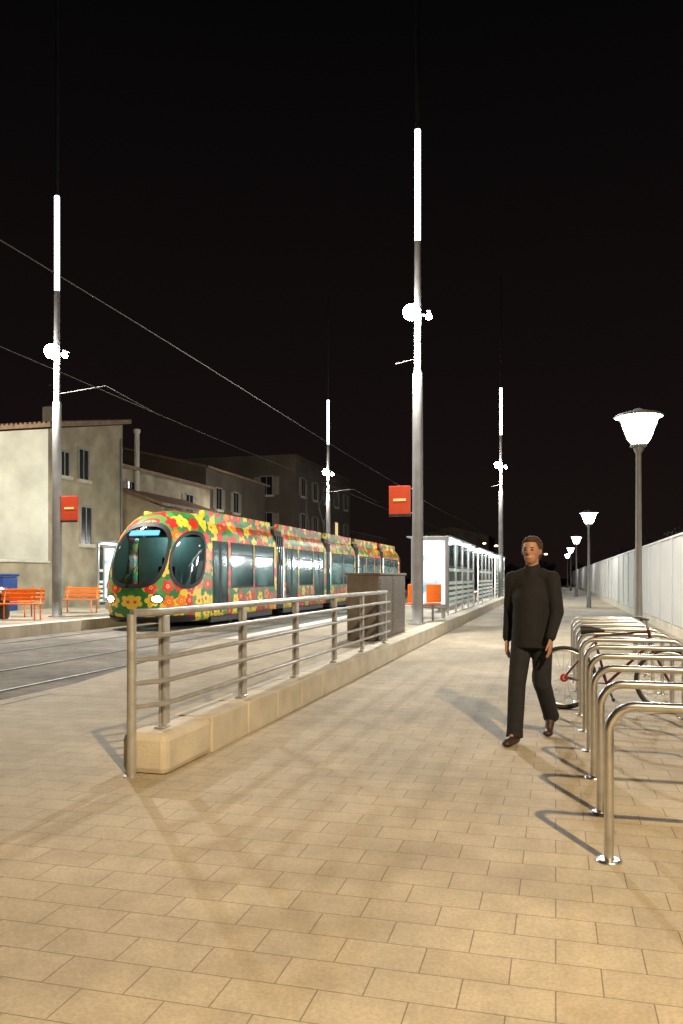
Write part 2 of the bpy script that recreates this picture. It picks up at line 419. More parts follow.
# ------------------------------------------------------------ masts
def mast(loc,side,label,zb,power):
    t=thing('lighting_mast',label,'lighting mast',(loc[0],loc[1],zb),'tall tram stop masts with lit tubes')
    H=-zb
    m=MB(); m.rev(0,0,[(.24,0),(.24,.03),(.14,.05),(.14,.5),(.13,5.0),(.125,6.2),(.085,6.3),(.08,9.75+H)],M_pole,24); m.obj('pole',t)
    MB().rev(0,0,[(.072,9.76+H),(.072,12.5+H)],M_tube,20).obj('light_tube',t)
    MB().rev(0,0,[(.06,12.51+H),(.05,16.5+H),(.03,19+H)],M_dark,14).obj('pole_top',t)
    for sx in (-1,1):
        big=(sx==-1)
        z=8.0+H if big else 7.85+H
        r=.16 if big else .28
        q=1.2 if big else .45
        h=MB(); h.tube([(0,0,z+.05),(sx*r*.6,-.02,z+.05)],.03,M_mast); h.bbox(sx*r-.10*q,sx*r+.10*q,-.10,.16,z+.12,z+.15,M_mast,.01)
        h.ell((sx*r,-.03,z-.0),(.17*q,.18*q,.165*q),M_lampE); h.obj('floodlight',t)
    light('SPOT','lamp_light',t,(-.25,-.55,7.65+H),power,WARMW,.1,(0,0,0),170,.3)
    light('POINT','lamp_glow',t,(-.3,-.7,8.1+H),130,WARMW,.1)
    if side>0:
        a=MB(); a.tube([(0,0,6.75+H),(1.6,0,6.9+H)],.010,M_wire,8); a.tube([(1.6,0,6.9+H),(3.2,0,6.02+H)],.005,M_wire,8); a.obj('bracket_arm',t)
    else:
        a=MB(); a.tube([(0,0,6.85+H),(-.55,0,6.75+H)],.012,M_wire,8); a.obj('bracket_arm',t)
    return t
mast((-3.3,19.6),-1,'grey tram stop mast with floodlights beside brown cabinets',.27,3000)
mast((-3.1,47.6),-1,'grey tram stop mast beside glass platform shelters',.27,2200)
mast((-14.0,20.3),1,'grey tram stop mast near orange benches and houses',.28,4000)
mast((-13.75,48.1),1,'grey tram stop mast behind the tram',.28,2400)
for x,z in ((-7.45,6.0),(-10.8,6.0)):
    w=MB(); pts=[]
    for i in range(0,61):
        y=-20+i*3; pts.append((x+.15*math.sin(y*.11),y,z+.04*math.sin(y*.2)))
    w.tube(pts,.009,M_wire,6); o=w.obj('overhead_wire'); o['label']='thin overhead contact wire above the tram track'; o['category']='wire'; o['group']='overhead tram wires'

def flag(loc,sx,label):
    t=thing('station_sign',label,'sign',loc,'orange flag signs on masts')
    MB().bbox(-.27,.27,-.03,.03,-.38,.38,M_red,.01).obj('panel',t)
    MB().box(-.16,.16,-.036,-.032,.0,.06,M_signw).obj('lettering_band',t)
    MB().box(-.27,.27,-.036,-.032,-.38,-.32,M_dark).obj('lower_band',t)
    for zz in (.3,-.3): MB().tube([(sx*.28,0,zz),(sx*.42,0,zz)],.02,M_mast).obj('bracket',t)
flag((-3.3-.45,19.6,3.33),1,'orange red rectangular stop sign fixed to steel mast')
flag((-14.0+.42,20.3,3.4),-1,'dark red rectangular stop sign fixed to steel mast')

# ------------------------------------------------------------ cabinets
for k,(y0,y1) in enumerate(((14.2,15.4),(15.44,16.8))):
    t=thing('electrical_cabinet','grey brown metal technical cabinet on the platform end','cabinet',(-3.40,y0,.27),'brown platform cabinets')
    d=y1-y0
    MB().bbox(-.3,.3,0,d,0,1.2,M_cab,.015).obj('body',t)
    MB().bbox(-.33,.33,-.02,d+.015,1.202,1.25,M_cab,.012).obj('lid',t)
    m=MB(); 
    for i in range(14): m.box(.302,.312,.06,d-.06,.12+i*.075,.16+i*.075,M_cab)
    m.obj('louvre_door',t)
    if k==0:
        for s in (-1,1):
            m=MB(); m.box(min(s*.01,s*.27),max(s*.01,s*.27),-.012,-.003,.06,1.14,M_cab); m.obj('door',t)
def poster(loc,hw,label):
    t=thing('poster_panel',label,'advertising panel',loc)
    MB().bbox(-hw,hw,-.08,.08,.30,2.30,M_mast,.03).obj('frame',t)
    MB().box(-hw+.09,hw-.09,-.092,-.084,.42,2.18,M_post).obj('poster',t)
    for s in (-1,1): MB().bbox(s*(hw-.15)-.05,s*(hw-.15)+.05,-.05,.05,0,.29,M_mast,.01).obj('leg',t)
poster((-3.36,22,.27),.52,'backlit white advertising panel on platform beside shelter')
poster((-15.3,25.5,.28),.36,'backlit white panel at the end of far shelter')
# orange tip-up seats near the panel
for k,(dx) in enumerate((0,.5)):
    t=thing('platform_seat','orange moulded seat on a grey post on platform','seat',(-3.62+dx,20.9,.27),'orange moulded platform seats')
    MB().bbox(-.20,.20,-.22,.18,.44,.49,M_orange,.02,3).obj('seat_shell',t)
    MB().bbox(-.20,.20,.17,.22,.50,.98,M_orange,.02,3).obj('backrest',t)
    MB().tube([(0,0,0),(0,0,.43)],.03,M_mast).obj('leg',t)
# ------------------------------------------------------------ shelters
def shelter(loc,L,flip,label):
    t=thing('platform_shelter',label,'shelter',loc,'glass platform shelters')
    for i in range(int(L/2)+1):
        MB().bbox(-.03,.03,-.03,.03,0,2.4,M_steel,.006).obj('post',t,(0,i*2,0))
    for i in range(int(L/2)):
        MB().box(-.006,.006,.06,1.94,.15,2.28,M_glass).obj('glass_pane',t,(0,i*2,0))
        b=MB()
        for z in (.25,.42,.59,.76,.93,1.35): b.box(.007,.010,.06,1.94,z,z+.10,M_frost)
        b.obj('frosted_band',t,(0,i*2,0))
    r=MB(); r.bbox(*( (-.1,1.5) if flip else (-1.3,.1)),-.1,L+.1,2.41,2.46,M_mast,.015); r.obj('roof',t)
    s=-1 if not flip else 1
    MB().box(min(s*.1,s*.45),max(s*.1,s*.45),0,L,2.36,2.405,M_adE).obj('light_strip',t)
    MB().bbox(min(s*.3,s*.7),max(s*.3,s*.7),1,L-1,.42,.47,M_orange,.01).obj('bench_seat',t)
    for yy in (1.5,L/2,L-1.5): MB().bbox(min(s*.45,s*.52),max(s*.45,s*.52),yy-.03,yy+.03,0,.419,M_mast,.005).obj('bench_leg',t)
    for yy in (L*.25,L*.75): light('POINT','strip_light',t,(s*.5,yy,2.0),190,(.95,.98,1),.2)
    return t
for yy in (25,35,45.0): shelter((-3.25,yy,.27),8,False,'glass and steel shelter with lit roof on platform')
shelter((-16.2,26,.28),8,True,'glass and steel shelter behind the colourful tram')

def bench(loc,rz):
    t=thing('platform_bench','orange slatted metal bench with backrest on platform','bench',loc,'orange platform benches')
    m=MB()
    for i in range(5): m.bbox(-.6,.6,-.22+i*.09,-.15+i*.09,.42,.45,M_orange,.008)
    m.obj('seat',t)
    m=MB()
    for i in range(3): m.bbox(-.6,.6,.24+i*.02,.265+i*.02,.52+i*.11,.60+i*.11,M_orange,.008)
    m.obj('backrest',t)
    for x in (-.5,.5):
        MB().tube([(0,-.2,0),(0,-.2,.41),(0,.2,.41),(0,.32,.88)],.022,M_orange).tube([(0,.2,0),(0,.2,.40)],.022,M_orange).obj('leg',t,(x,0,0))
    t.rotation_euler=(0,0,rz); return t
bench((-14.0,18.6,.28),.25); bench((-14.9,22.8,.28),.15); bench((-15.3,20.0,.28),.15)
t=thing('litter_bin','dark cylindrical litter bin with lid on platform','litter bin',(-14.9,19.0,.28))
MB().rev(0,0,[(.2,0),(.24,.1),(.25,.7)],M_dark).obj('bin_body',t); MB().rev(0,0,[(.26,.72),(.27,.78),(.15,.86)],M_steel).obj('lid',t)
t=thing('storage_crate','blue plastic waste container behind the platform','container',(-19.3,24.6,0))
MB().bbox(-.6,.45,-.4,.4,.15,1.45,M_blue,.06).obj('container_body',t); MB().bbox(-.65,.5,-.45,.45,1.46,1.56,M_blue,.05).obj('lid',t)
for x in (-.4,.3):
    for y in (-.3,.3): MB().tube([(x,y-.04,.075),(x,y+.04,.075)],.075,M_black,12).obj('wheel',t)

# ------------------------------------------------------------ tram
TX,TY=-10.8,18.9
tm=thing('tram','five section tram with red yellow green floral livery and lit windows','tram',(TX,TY,0))
def itp(x,xs,ys):
    if x<=xs[0]: return ys[0]
    n=len(xs)
    for i in range(n-1):
        if x<=xs[i+1]:
            t=(x-xs[i])/(xs[i+1]-xs[i])
            h=xs[i+1]-xs[i]; d=(ys[i+1]-ys[i])/h
            dl=(ys[i]-ys[i-1])/(xs[i]-xs[i-1]) if i>0 else d
            dr=(ys[i+2]-ys[i+1])/(xs[i+2]-xs[i+1]) if i<n-2 else d
            m0=0 if dl*d<=0 else 2*dl*d/(dl+d); m1=0 if dr*d<=0 else 2*dr*d/(dr+d)
            if i==0: m0=d
            if i==n-2: m1=d
            return (2*t**3-3*t*t+1)*ys[i]+(t**3-2*t*t+t)*h*m0+(-2*t**3+3*t*t)*ys[i+1]+(t**3-t*t)*h*m1
    return ys[-1]
ZW=[.22,.35,.55,2.3,2.6,2.85,3.05,3.2,3.3,3.36]; WW=[1.10,1.18,1.2,1.2,1.17,1.09,.95,.76,.48,.0]
ZY=[.22,.4,.7,1.0,1.4,1.9,2.4,2.8,3.1,3.28,3.36]; YY=[.35,.12,.02,.0,.08,.25,.52,.85,1.25,1.7,2.2]
CE=2.4
def surf(u,z,off=0):
    def P(u,z):
        w=itp(z,ZW,WW); y0=itp(z,ZY,YY); L=min(1.35,CE-.05-y0); a=min(abs(u),1)*math.pi/2; n=2.4
        sg=1 if u>=0 else -1
        x=sg*w*abs(math.sin(a))**(2/n); y=y0+L*(1-max(0,math.cos(a))**(2/n))
        if abs(u)>1: y+= (abs(u)-1)/.3*(CE-(y0+L))
        return Vector((x,y,z))
    p=P(u,z)
    if off:
        e=.01; du=P(u+e,z)-P(u-e,z); dz=P(u,min(z+e,3.35))-P(u,z-e); nn=du.cross(dz)
        if nn.length>1e-9:
            nn.normalize(); p=p+nn*off
    return p
PW=[(0,2.04,.41,.86,2.6,0),(.80,1.92,.335,.76,2.4,-.03),(-.80,1.92,.335,.76,2.4,.03)]
def inpatch(u,z):
    for uc,zc,du,dz,ex,sk in PW:
        v=(z-zc)/dz
        if abs(v)>=1: continue
        uu=(u-uc-sk*v)/du
        if abs(uu)**ex+abs(v)**ex<.97: return True
    return False
def cab():
    vs=[];fs=[]
    us=[-1.3+i*.02 for i in range(131)]
    zs=[.22+(3.36-.22)*i/130 for i in range(131)]
    for z in zs:
        for u in us: vs.append(surf(u,z))
    n=len(us)
    for i in range(len(zs)-1):
        for j in range(n-1):
            if inpatch((us[j]+us[j+1])/2,(zs[i]+zs[i+1])/2): continue
            fs.append((i*n+j,i*n+j+1,(i+1)*n+j+1,(i+1)*n+j))
    return MB().add(vs,fs,M_fl,True)
def patch(uc,zc,du,dz,off,m,ex=2.8,N=64,K=9,skew=0,r0=0,r1=1):
    vs=[];fs=[]
    for k in range(K+1):
        rr=r0+(r1-r0)*k/K
        for i in range(N):
            a=2*math.pi*i/N; c,s=math.cos(a),math.sin(a)
            uu=math.copysign(abs(c)**(2/ex),c)*rr; vv=math.copysign(abs(s)**(2/ex),s)*rr
            vs.append(surf(uc+du*uu+skew*vv,zc+dz*vv,off))
    for k in range(K):
        for i in range(N):
            j=(i+1)%N
            if k==0 and r0==0: fs.append((i,N+i,N+j))
            else: fs.append((k*N+i,(k+1)*N+i,(k+1)*N+j,k*N+j))
    return MB().add(vs,fs,m,True)
def cab_set(parent):
    cab().obj('cab_shell',parent)
    for k,(uc,zc,du,dz,ex,sk) in enumerate(PW):
        patch(uc,zc,du,dz,.014+.004*k,M_black,ex,K=2,skew=sk,r0=.91,r1=1.05).obj('windscreen_surround' if k==0 else 'cab_window_surround',parent)
        patch(uc,zc,du,dz,.005,M_cglass,ex,skew=sk,r1=.96).obj('windscreen' if k==0 else 'cab_window',parent)
    for s in (-1,1):
        patch(s*.33,.86,.09,.10,.02,M_black,2).obj('headlight_housing',parent)
        patch(s*.33,.86,.07,.075,.035,M_head,2).obj('headlight',parent)
    patch(0,2.62,.20,.07,.03,M_disp,12).obj('destination_display',parent)
    patch(0,.33,.95,.09,.03,M_dark,6).obj('bumper',parent)
    MB().tube([surf(-.1,1.3,.05),surf(.12,2.0,.05)],.010,M_black).obj('wiper',parent)
    MB().bbox(-.75,.75,.75,1.15,.4,1.22,M_dark,.08).obj('dashboard',parent)
    MB().bbox(-.25,.25,1.55,2.0,.7,.82,M_black,.05).bbox(-.25,.25,1.92,2.05,.82,1.75,M_black,.05).bbox(-.13,.13,1.93,2.04,1.78,2.0,M_black,.04).bbox(-.1,.1,1.7,1.85,.36,.7,M_dark,.02).obj('driver_seat',parent)
    light('POINT','cab_light',parent,(0,1.9,2.6),26,(.75,1,.95),.1)
fr=sub('front_cab',tm); cab_set(fr)
bc=sub('rear_cab',tm,(0,33.2,0)); bc.rotation_euler=(0,0,math.pi); cab_set(bc)
def wz(z): return itp(z,ZW,WW)
mods=[(2.4,8.0,[('d',2.5,3.65),('w',3.85,5.75),('w',5.85,7.75)]),
      (8.8,14.4,[('d',9.0,10.4),('w',10.6,12.4),('d',12.6,14.0)]),
      (15.1,19.6,[('w',15.3,17.25),('w',17.35,19.4)]),
      (20.3,25.6,[('d',20.5,21.9),('w',22.1,23.8),('d',24.0,25.3)]),
      (26.3,30.8,[('w',26.5,27.9),('w',28.0,29.3),('d',29.45,30.65)])]
for (a,bb,ops) in mods:
    for s in (-1,1):
        m=MB()
        ed=[a]
        for k,y0,y1 in ops: ed+=[y0,y1]
        ed.append(bb)
        def wallstrip(y0,y1,zl):
            for i in range(len(zl)-1):
                z0,z1=zl[i],zl[i+1]
                m.quad((s*wz(z0),y0,z0),(s*wz(z0),y1,z0),(s*wz(z1),y1,z1),(s*wz(z1),y0,z1),M_fl)
        wallstrip(a,bb,[2.5,2.6,2.7,2.85,2.95,3.05,3.12,3.2,3.3,3.36])
        for i in range(0,len(ed)-1):
            y0,y1=ed[i],ed[i+1]
            if i%2==0: wallstrip(y0,y1,[.30,.35,.55,1.1,2.3,2.5])
            elif ops[i//2][0]=='w': wallstrip(y0,y1,[.30,.35,.55,1.10])
            else: wallstrip(y0,y1,[.30,.35,.40])
        m.obj('body_side',tm)
        for k,y0,y1 in ops:
            zb=1.10 if k=='w' else .40; x=s*1.185
            q=MB(); t=.05
            if k=='d':
                for (p0,p1) in ((y0,(y0+y1)/2-.005),((y0+y1)/2+.005,y1)):
                    q.box(x-.02,x+.02,p0,p0+.065,zb,2.5,M_black); q.box(x-.02,x+.02,p1-.065,p1,zb,2.5,M_black)
                    q.box(x-.02,x+.02,p0+.066,p1-.066,zb,zb+.14,M_fl); q.box(x-.02,x+.02,p0+.066,p1-.066,2.44,2.5,M_black)
                    q.box(x-.006,x+.006,p0+.066,p1-.066,zb+.141,2.439,M_tglass)
                q.obj('door',tm)
            else:
                q.box(x-.02,x+.018,y0,y0+t,zb,2.5,M_black); q.box(x-.02,x+.018,y1-t,y1,zb,2.5,M_black)
                q.box(x-.02,x+.018,y0+t,y1-t,zb,zb+t,M_black); q.box(x-.02,x+.018,y0+t,y1-t,2.45,2.5,M_black)
                q.box(x-.02,x+.018,y0+t+.001,y1-t-.001,2.10,2.13,M_black)
                q.box(x-.005,x+.005,y0+t,y1-t,zb+t,2.099,M_tglass); q.box(x-.005,x+.005,y0+t,y1-t,2.131,2.449,M_tglass)
                q.obj('window',tm)
        f=MB(); f.bbox(min(s*.80,s*.98),max(s*.80,s*.98),a+.02,bb-.02,3.0,3.38,M_fl,.03); f.obj('roof_fairing',tm)
        c=MB(); c.box(min(s*1.05,s*1.12),max(s*1.05,s*1.12),a+.05,bb-.05,2.10,2.50,M_winglow); c.obj('added_window_glow',tm)  # glowing box added inside so the windows show a bright top band
    MB().box(-1.1,1.1,a+.2,bb-.2,.12,.29,M_dark).obj('underframe',tm)
    MB().bbox(-.7,.7,a+1,bb-1,3.28,3.37,M_mast,.03).obj('roof_unit',tm)
    for fy in (.25,.75): light('POINT','cabin_light',tm,(0,a+(bb-a)*fy,2.3),400,(.86,1,.97),.15)
for (a,bb) in ((8.0,8.8),(14.4,15.1),(19.6,20.3),(25.6,26.3)):
    g=MB(); nn=7
    for i in range(nn):
        y=a+(bb-a)*(i+.5)/nn; h=(bb-a)/nn*.45; sc=.95 if i%2 else .975
        for s in (-1,1):
            g.box(min(s*(1.2*sc-.03),s*1.2*sc),max(s*(1.2*sc-.03),s*1.2*sc),y-h,y+h,.3,2.9,M_black)
        g.box(-1.1,1.1,y-h,y+h,2.92,3.1,M_black)
    g.obj('gangway_bellows',tm)
MB().box(-1.15,1.15,CE,30.8,.30,.36,M_dark).obj('floor',tm)
MB().box(-1.1,1.1,CE,30.8,2.56,2.6,M_inside).obj('ceiling',tm)
for s in (-1,1): MB().box(min(s*.75,s*.45),max(s*.75,s*.45),CE+.1,30.7,2.52,2.555,M_strip).obj('interior_light',tm)
for y in (CE-.03,30.8): MB().box(-1.1,1.1,y,y+.03,.36,2.6,M_inside).obj('partition',tm)
sm=MB(); sm.bbox(-.45,.45,0,.42,.38,.47,M_seat,.03); sm.bbox(-.45,.45,.36,.44,.47,1.25,M_seat,.03); sm.box(-.1,.1,.1,.3,0,.38,M_dark); sme=sm.mesh('seat')
for y in (4.0,4.9,5.8,6.7,11.0,11.9,15.5,16.4,17.5,18.4,22.4,23.2,26.7,27.6,28.4):
    for x in (-.65,.65):
        o=bpy.data.objects.new('seat',sme); COL.objects.link(o); o.parent=tm; o.location=(x,y,.36)
# glass draught screens beside the doors, pale panels seen through the windows
ds=MB(); ds.bbox(-.40,.40,-.015,.015,.4,1.9,M_inside,.01); dsm=ds.mesh('draught_screen')
for y in (3.75,5.8,8.1,8.75,10.5,12.5,14.3,15.2,17.3,19.5,20.4,22.0,23.9,25.5,26.4,27.95,29.38):
    for x in (-.70,.70):
        o=bpy.data.objects.new('draught_screen',dsm); COL.objects.link(o); o.parent=tm; o.location=(x,y,.0)
pp=MB(); pp.tube([(0,0,.36),(0,0,2.56)],.018,M_yellow,8); ppm=pp.mesh('grab_pole')
for y in (3.0,3.9,9.4,10.7,12.5,13.8,15.2,19.3,20.8,22,24,25,29.3):
    o=bpy.data.objects.new('grab_pole',ppm); COL.objects.link(o); o.parent=tm; o.location=(.25*(-1)**int(y),y,0)
for yb in (5.6,17.3,28.0):
    m=MB()
    for dy in (-.8,.8):
        for s in (-1,1): m.tube([(s*.66,yb+dy,.3),(s*.78,yb+dy,.3)],.28,M_rail,20)
    m.box(-.6,.6,yb-1,yb+1,.2,.29,M_dark)
    m.obj('wheel_set',tm)
p=MB(); p.tube([(-.4,17.2,3.36),(-.3,16.2,4.7),(-.5,17.4,5.95)],.03,M_dark); p.tube([(.4,17.2,3.36),(.3,16.2,4.7),(.5,17.4,5.95)],.03,M_dark); p.tube([(-.8,17.4,5.95),(.8,17.4,5.95)],.025,M_dark); p.obj('pantograph',tm)

# ------------------------------------------------------------ buildings
def house(label,x0,x1,y0,y1,h,mat_w,mat_front,wins,fwins,roof='gable_y',rh=1.4,litset=(),ct=M_tile,shut=True):
    cx,cy=(x0+x1)/2,(y0+y1)/2; W=(x1-x0)/2; D=(y1-y0)/2
    t=thing('house',label,'house',(cx,cy,0))
    m=MB(); m.box(-W,W,-D,D,0,h,mat_w)
    m.quad((-W,-D-.004,0),(W,-D-.004,0),(W,-D-.004,h),(-W,-D-.004,h),mat_front)
    if roof=='gable_y':
        m.add([(-W,-D,h),(W,-D,h),(0,-D,h+rh-.05)],[(0,1,2)],mat_front); m.add([(-W,D,h),(W,D,h),(0,D,h+rh-.05)],[(0,2,1)],mat_w)
    m.obj('wall',t)
    r=MB(); o=.3
    if roof=='gable_y':
        for s in (-1,1):
            vs=[(s*(W+o),-D-o,h-.1),(s*(W+o),D+o,h-.1),(0,D+o,h+rh),(0,-D-o,h+rh)]
            vs+= [(a,b_,c+.16) for a,b_,c in vs]
            r.add(vs,[(0,1,2,3),(4,5,6,7),(0,1,5,4),(1,2,6,5),(2,3,7,6),(3,0,4,7)],ct)
    elif roof=='shed':
        vs=[(W+o,-D-o,h),(W+o,D+o,h),(-W-o,D+o,h+rh),(-W-o,-D-o,h+rh)]; vs+=[(a,b_,c+.16) for a,b_,c in vs]
        r.add(vs,[(0,1,2,3),(4,5,6,7),(0,1,5,4),(1,2,6,5),(2,3,7,6),(3,0,4,7)],ct)
        m2=MB(); m2.add([(W,-D-.004,h),(-W,-D-.004,h),(-W,-D-.004,h+rh*.95)],[(0,1,2)],mat_front); m2.obj('gable',t)
    elif roof=='shed_y':
        vs=[(-W-o,-D-o,h),(W+o,-D-o,h),(W+o,D+o,h+rh),(-W-o,D+o,h+rh)]; vs+=[(a,b_,c+.16) for a,b_,c in vs]
        r.add(vs,[(0,1,2,3),(4,5,6,7),(0,1,5,4),(1,2,6,5),(2,3,7,6),(3,0,4,7)],ct)
        m2=MB(); m2.add([(W,-D,h),(W,D,h),(W,D,h+rh*.93)],[(0,1,2)],mat_w); m2.obj('gable',t)
        k=-W-o
        while k<W+o:
            r.tube([(k,-D-o,h+.17),(k,D+o,h+rh+.17)],.07,ct,6); k+=.22
    else:
        r.box(-W-.1,W+.1,-D-.1,D+.1,h+.002,h+.25,mat_w)
    r.obj('roof',t)
    def win(face,c,z,w,hh,lit):
        wn=sub('window',t)
        if face=='x': wn.location=(W,c-cy,z); wn.rotation_euler=(0,0,math.pi/2)
        else: wn.location=(c-cx,-D-.005,z)
        q=MB(); f=.09
        q.box(-w/2-f,-w/2,-.06,.02,-f,hh+f,M_frame); q.box(w/2,w/2+f,-.06,.02,-f,hh+f,M_frame); q.box(-w/2,w/2,-.06,.02,hh,hh+f,M_frame); q.box(-.025,.025,-.04,.0,0,hh,M_frame)
        q.obj('frame',wn)
        MB().box(-w/2-.15,w/2+.15,-.14,.02,-f-.06,-.092+.09,M_stone).obj('sill',wn)
        MB().box(-w/2,w/2,-.02,.01,.0,hh-.001,M_litw if lit else M_wglass).obj('pane',wn)
        if shut:
          for s in (-1,1):
            sh=MB()
            a=s*(w/2+.1+w/4)
            for i in range(int(hh/.09)): sh.box(a-w/4,a+w/4,-.05,-.015,i*.09,i*.09+.075,M_shut)
            sh.box(a-w/4+.02,a+w/4-.02,-.04,-.02,0,hh-.02,M_shut)
            sh.obj('shutter',wn)
    for i,(c,z,w,hh) in enumerate(wins): win('x',c,z,w,hh,i in litset)
    for i,(c,z,w,hh) in enumerate(fwins): win('y',c,z,w,hh,False)
    return t
h1=house('two storey plaster house with peeling white gable wall',-32,-20,28.4,34.2,7.5,M_beige,M_plas,[(29.5,5.7,.6,1.0),(30.9,5.7,.7,1.3),(31.1,2.9,.8,1.6)],[],'shed_y',1.3,shut=False)
MB().bbox(4.0,4.5,-.5,0,7.8,9.0,M_gbrown,.03).obj('chimney',h1)
MB().tube([(5.0,-1,8.3),(5.0,-1,10.0)],.02,M_dark).tube([(4.7,-1,9.8),(5.3,-1,9.8)],.012,M_dark).tube([(4.8,-1,9.5),(5.2,-1,9.5)],.012,M_dark).obj('antenna',h1)
MB().tube([(6.06,2.7,.0),(6.06,2.7,8.0)],.05,M_mast).obj('downpipe',h1)
h2=house('long beige plaster house with shallow tiled roof',-33,-20.6,34.4,45.5,6.9,M_beige,M_beige,[(42.6,4.9,.9,1.3),(36,5.4,.7,.8)],[],'gable_y',1.6)
MB().rev(6.35,-3.6,[(.13,5.2),(.13,8.7),(.18,8.75),(.18,8.9)],M_plas,14).obj('chimney',h2)
h3=house('low beige annex with sloping tiled roof',-20.6+.02,-18.6,35.2,41.8,4.9,M_beige,M_beige,[(36.5,2.0,.9,1.4),(39.0,2.0,.9,1.4)],[],'shed',.9)
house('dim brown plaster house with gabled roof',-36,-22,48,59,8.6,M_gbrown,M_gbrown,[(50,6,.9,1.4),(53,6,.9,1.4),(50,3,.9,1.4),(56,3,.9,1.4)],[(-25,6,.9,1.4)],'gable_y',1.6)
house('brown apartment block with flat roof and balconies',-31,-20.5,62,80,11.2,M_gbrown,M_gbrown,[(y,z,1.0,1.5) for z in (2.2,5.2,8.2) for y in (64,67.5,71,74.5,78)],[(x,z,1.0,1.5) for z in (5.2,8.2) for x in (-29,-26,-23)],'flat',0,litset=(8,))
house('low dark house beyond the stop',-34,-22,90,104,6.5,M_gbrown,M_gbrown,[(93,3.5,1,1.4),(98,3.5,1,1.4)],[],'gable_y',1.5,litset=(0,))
house('distant pale building at the end of the line',-26,-12,150,165,9,M_gbrown,M_beige,[],[(-24,5,1.2,1.5),(-20,5,1.2,1.5),(-16,5,1.2,1.5)],'gable_y',2)
g=thing('garden_wall','beige rendered garden wall beside the houses','wall',(-20.0,26.2,0))
MB().bbox(-.12,.12,-18,2.1,0,2.0,M_beige,.02).obj('wall_body',g); MB().bbox(-.18,.18,-18,2.1,2.002,2.1,M_stone,.02).obj('coping',g)

# ------------------------------------------------------------ trees
def tree(loc,h,R,seed):
    rnd=random.Random(seed)
    t=thing('tree','dark leafy tree standing behind the fence','tree',loc,'trees around the stop')
    m=MB(); m.tube([(0,0,0),(.05,.03,h*.25),(-.04,.05,h*.5),(.05,0,h*.8)],[.16,.12,.09,.03],M_bark,8)
    cl=[]
    for i in range(9):
        a=rnd.uniform(0,6.28); rr=R*rnd.uniform(.35,.8); z=h*rnd.uniform(.5,.92); e=(rr*math.cos(a),rr*math.sin(a),z); cl.append(e)
        m.tube([(0,0,h*.4),(e[0]*.5,e[1]*.5,z*.85),e],[.06,.04,.015],M_bark,6)
    m.obj('trunk',t)
    c=MB(); vs=[];fs=[]
    cl.append((0,0,h*.9))
    for e in cl:
        r0=R*rnd.uniform(.3,.5)
        for k in range(260):
            d=Vector((rnd.gauss(0,1),rnd.gauss(0,1),rnd.gauss(0,.8))).normalized()*r0*rnd.uniform(.4,1.1)
            p=Vector(e)+d; a=Vector((rnd.gauss(0,1),rnd.gauss(0,1),rnd.gauss(0,1))).normalized(); bq=a.orthogonal().normalized()
            s=rnd.uniform(.05,.11); o=len(vs); vs+=[p+a*s,p+bq*s*.6,p-a*s,p-bq*s*.6]; fs.append((o,o+1,o+2,o+3))
    c.add(vs,fs,M_leaf); c.obj('crown',t); return t
t1=tree((7.5,30,0),4.2,2.0,1); t2=tree((8.0,24,0),3.8,1.8,2)
for i,(x,y) in enumerate([(7.8,38),(7.2,46),(8.4,54),(7.4,64),(8,76),(7,90),(9.5,34),(10,44),(-8,150),(-2,155),(4,150)]):
    c=clone(t1 if i%2 else t2,(x,y,0)); c.rotation_euler=(0,0,i*1.3)
for k in range(3): clone(t2,(-21.5,84+k*2.6,0),label='dark leafy tree standing beside the apartment block')

M_sodf=emis('far_lamp_glow',(1,.8,.5),8)
def farlamp(x,y,h):
    t=thing('street_lamp','distant street light with glowing head','street lamp',(x,y,0),'distant street lights')
    MB().tube([(0,0,0),(0,0,h),(.4,0,h+.1)],.06,M_dark,8).obj('post',t)
    MB().ell((.5,0,h+.05),(.28,.16,.12),M_sodf).obj('lamp_head',t)
for x,y,h in ((-9,120,6),(-12,135,7),(-14,110,6),(-5,140,6),(-2,130,5)): farlamp(x,y,h)
def roadlamp(loc,label,power,col,rot,name_em,size):
    t=thing('street_lamp',label,'street lamp',loc)
    MB().tube([(0,0,0),(0,0,7.6),(-.3,0,8.0),(-1.0,0,8.1)],.07,M_mast,10).obj('post',t)
    MB().bbox(-1.6,-.9,-.15,.15,8.02,8.2,M_mast,.05).obj('lamp_housing',t); MB().bbox(-1.5,-1.0,-.11,.11,7.95,8.015,name_em,.02).obj('lens',t)
    light('SPOT','lamp_light',t,(-1.25,0,7.9),power,col,size,rot,160,.5)
roadlamp((5.2,-3.0,0),'tall sodium street light glowing warm orange',10000,(1,.75,.44),(math.radians(30),0,math.radians(14)),M_sod,.12)
roadlamp((-22.3,22.5,0),'tall street light added out of view to brighten peeling plaster wall',3000,(1,.96,.80),(math.radians(40),0,math.radians(-4)),M_adE,.2)  # lamp added outside the view to brighten the white house wall

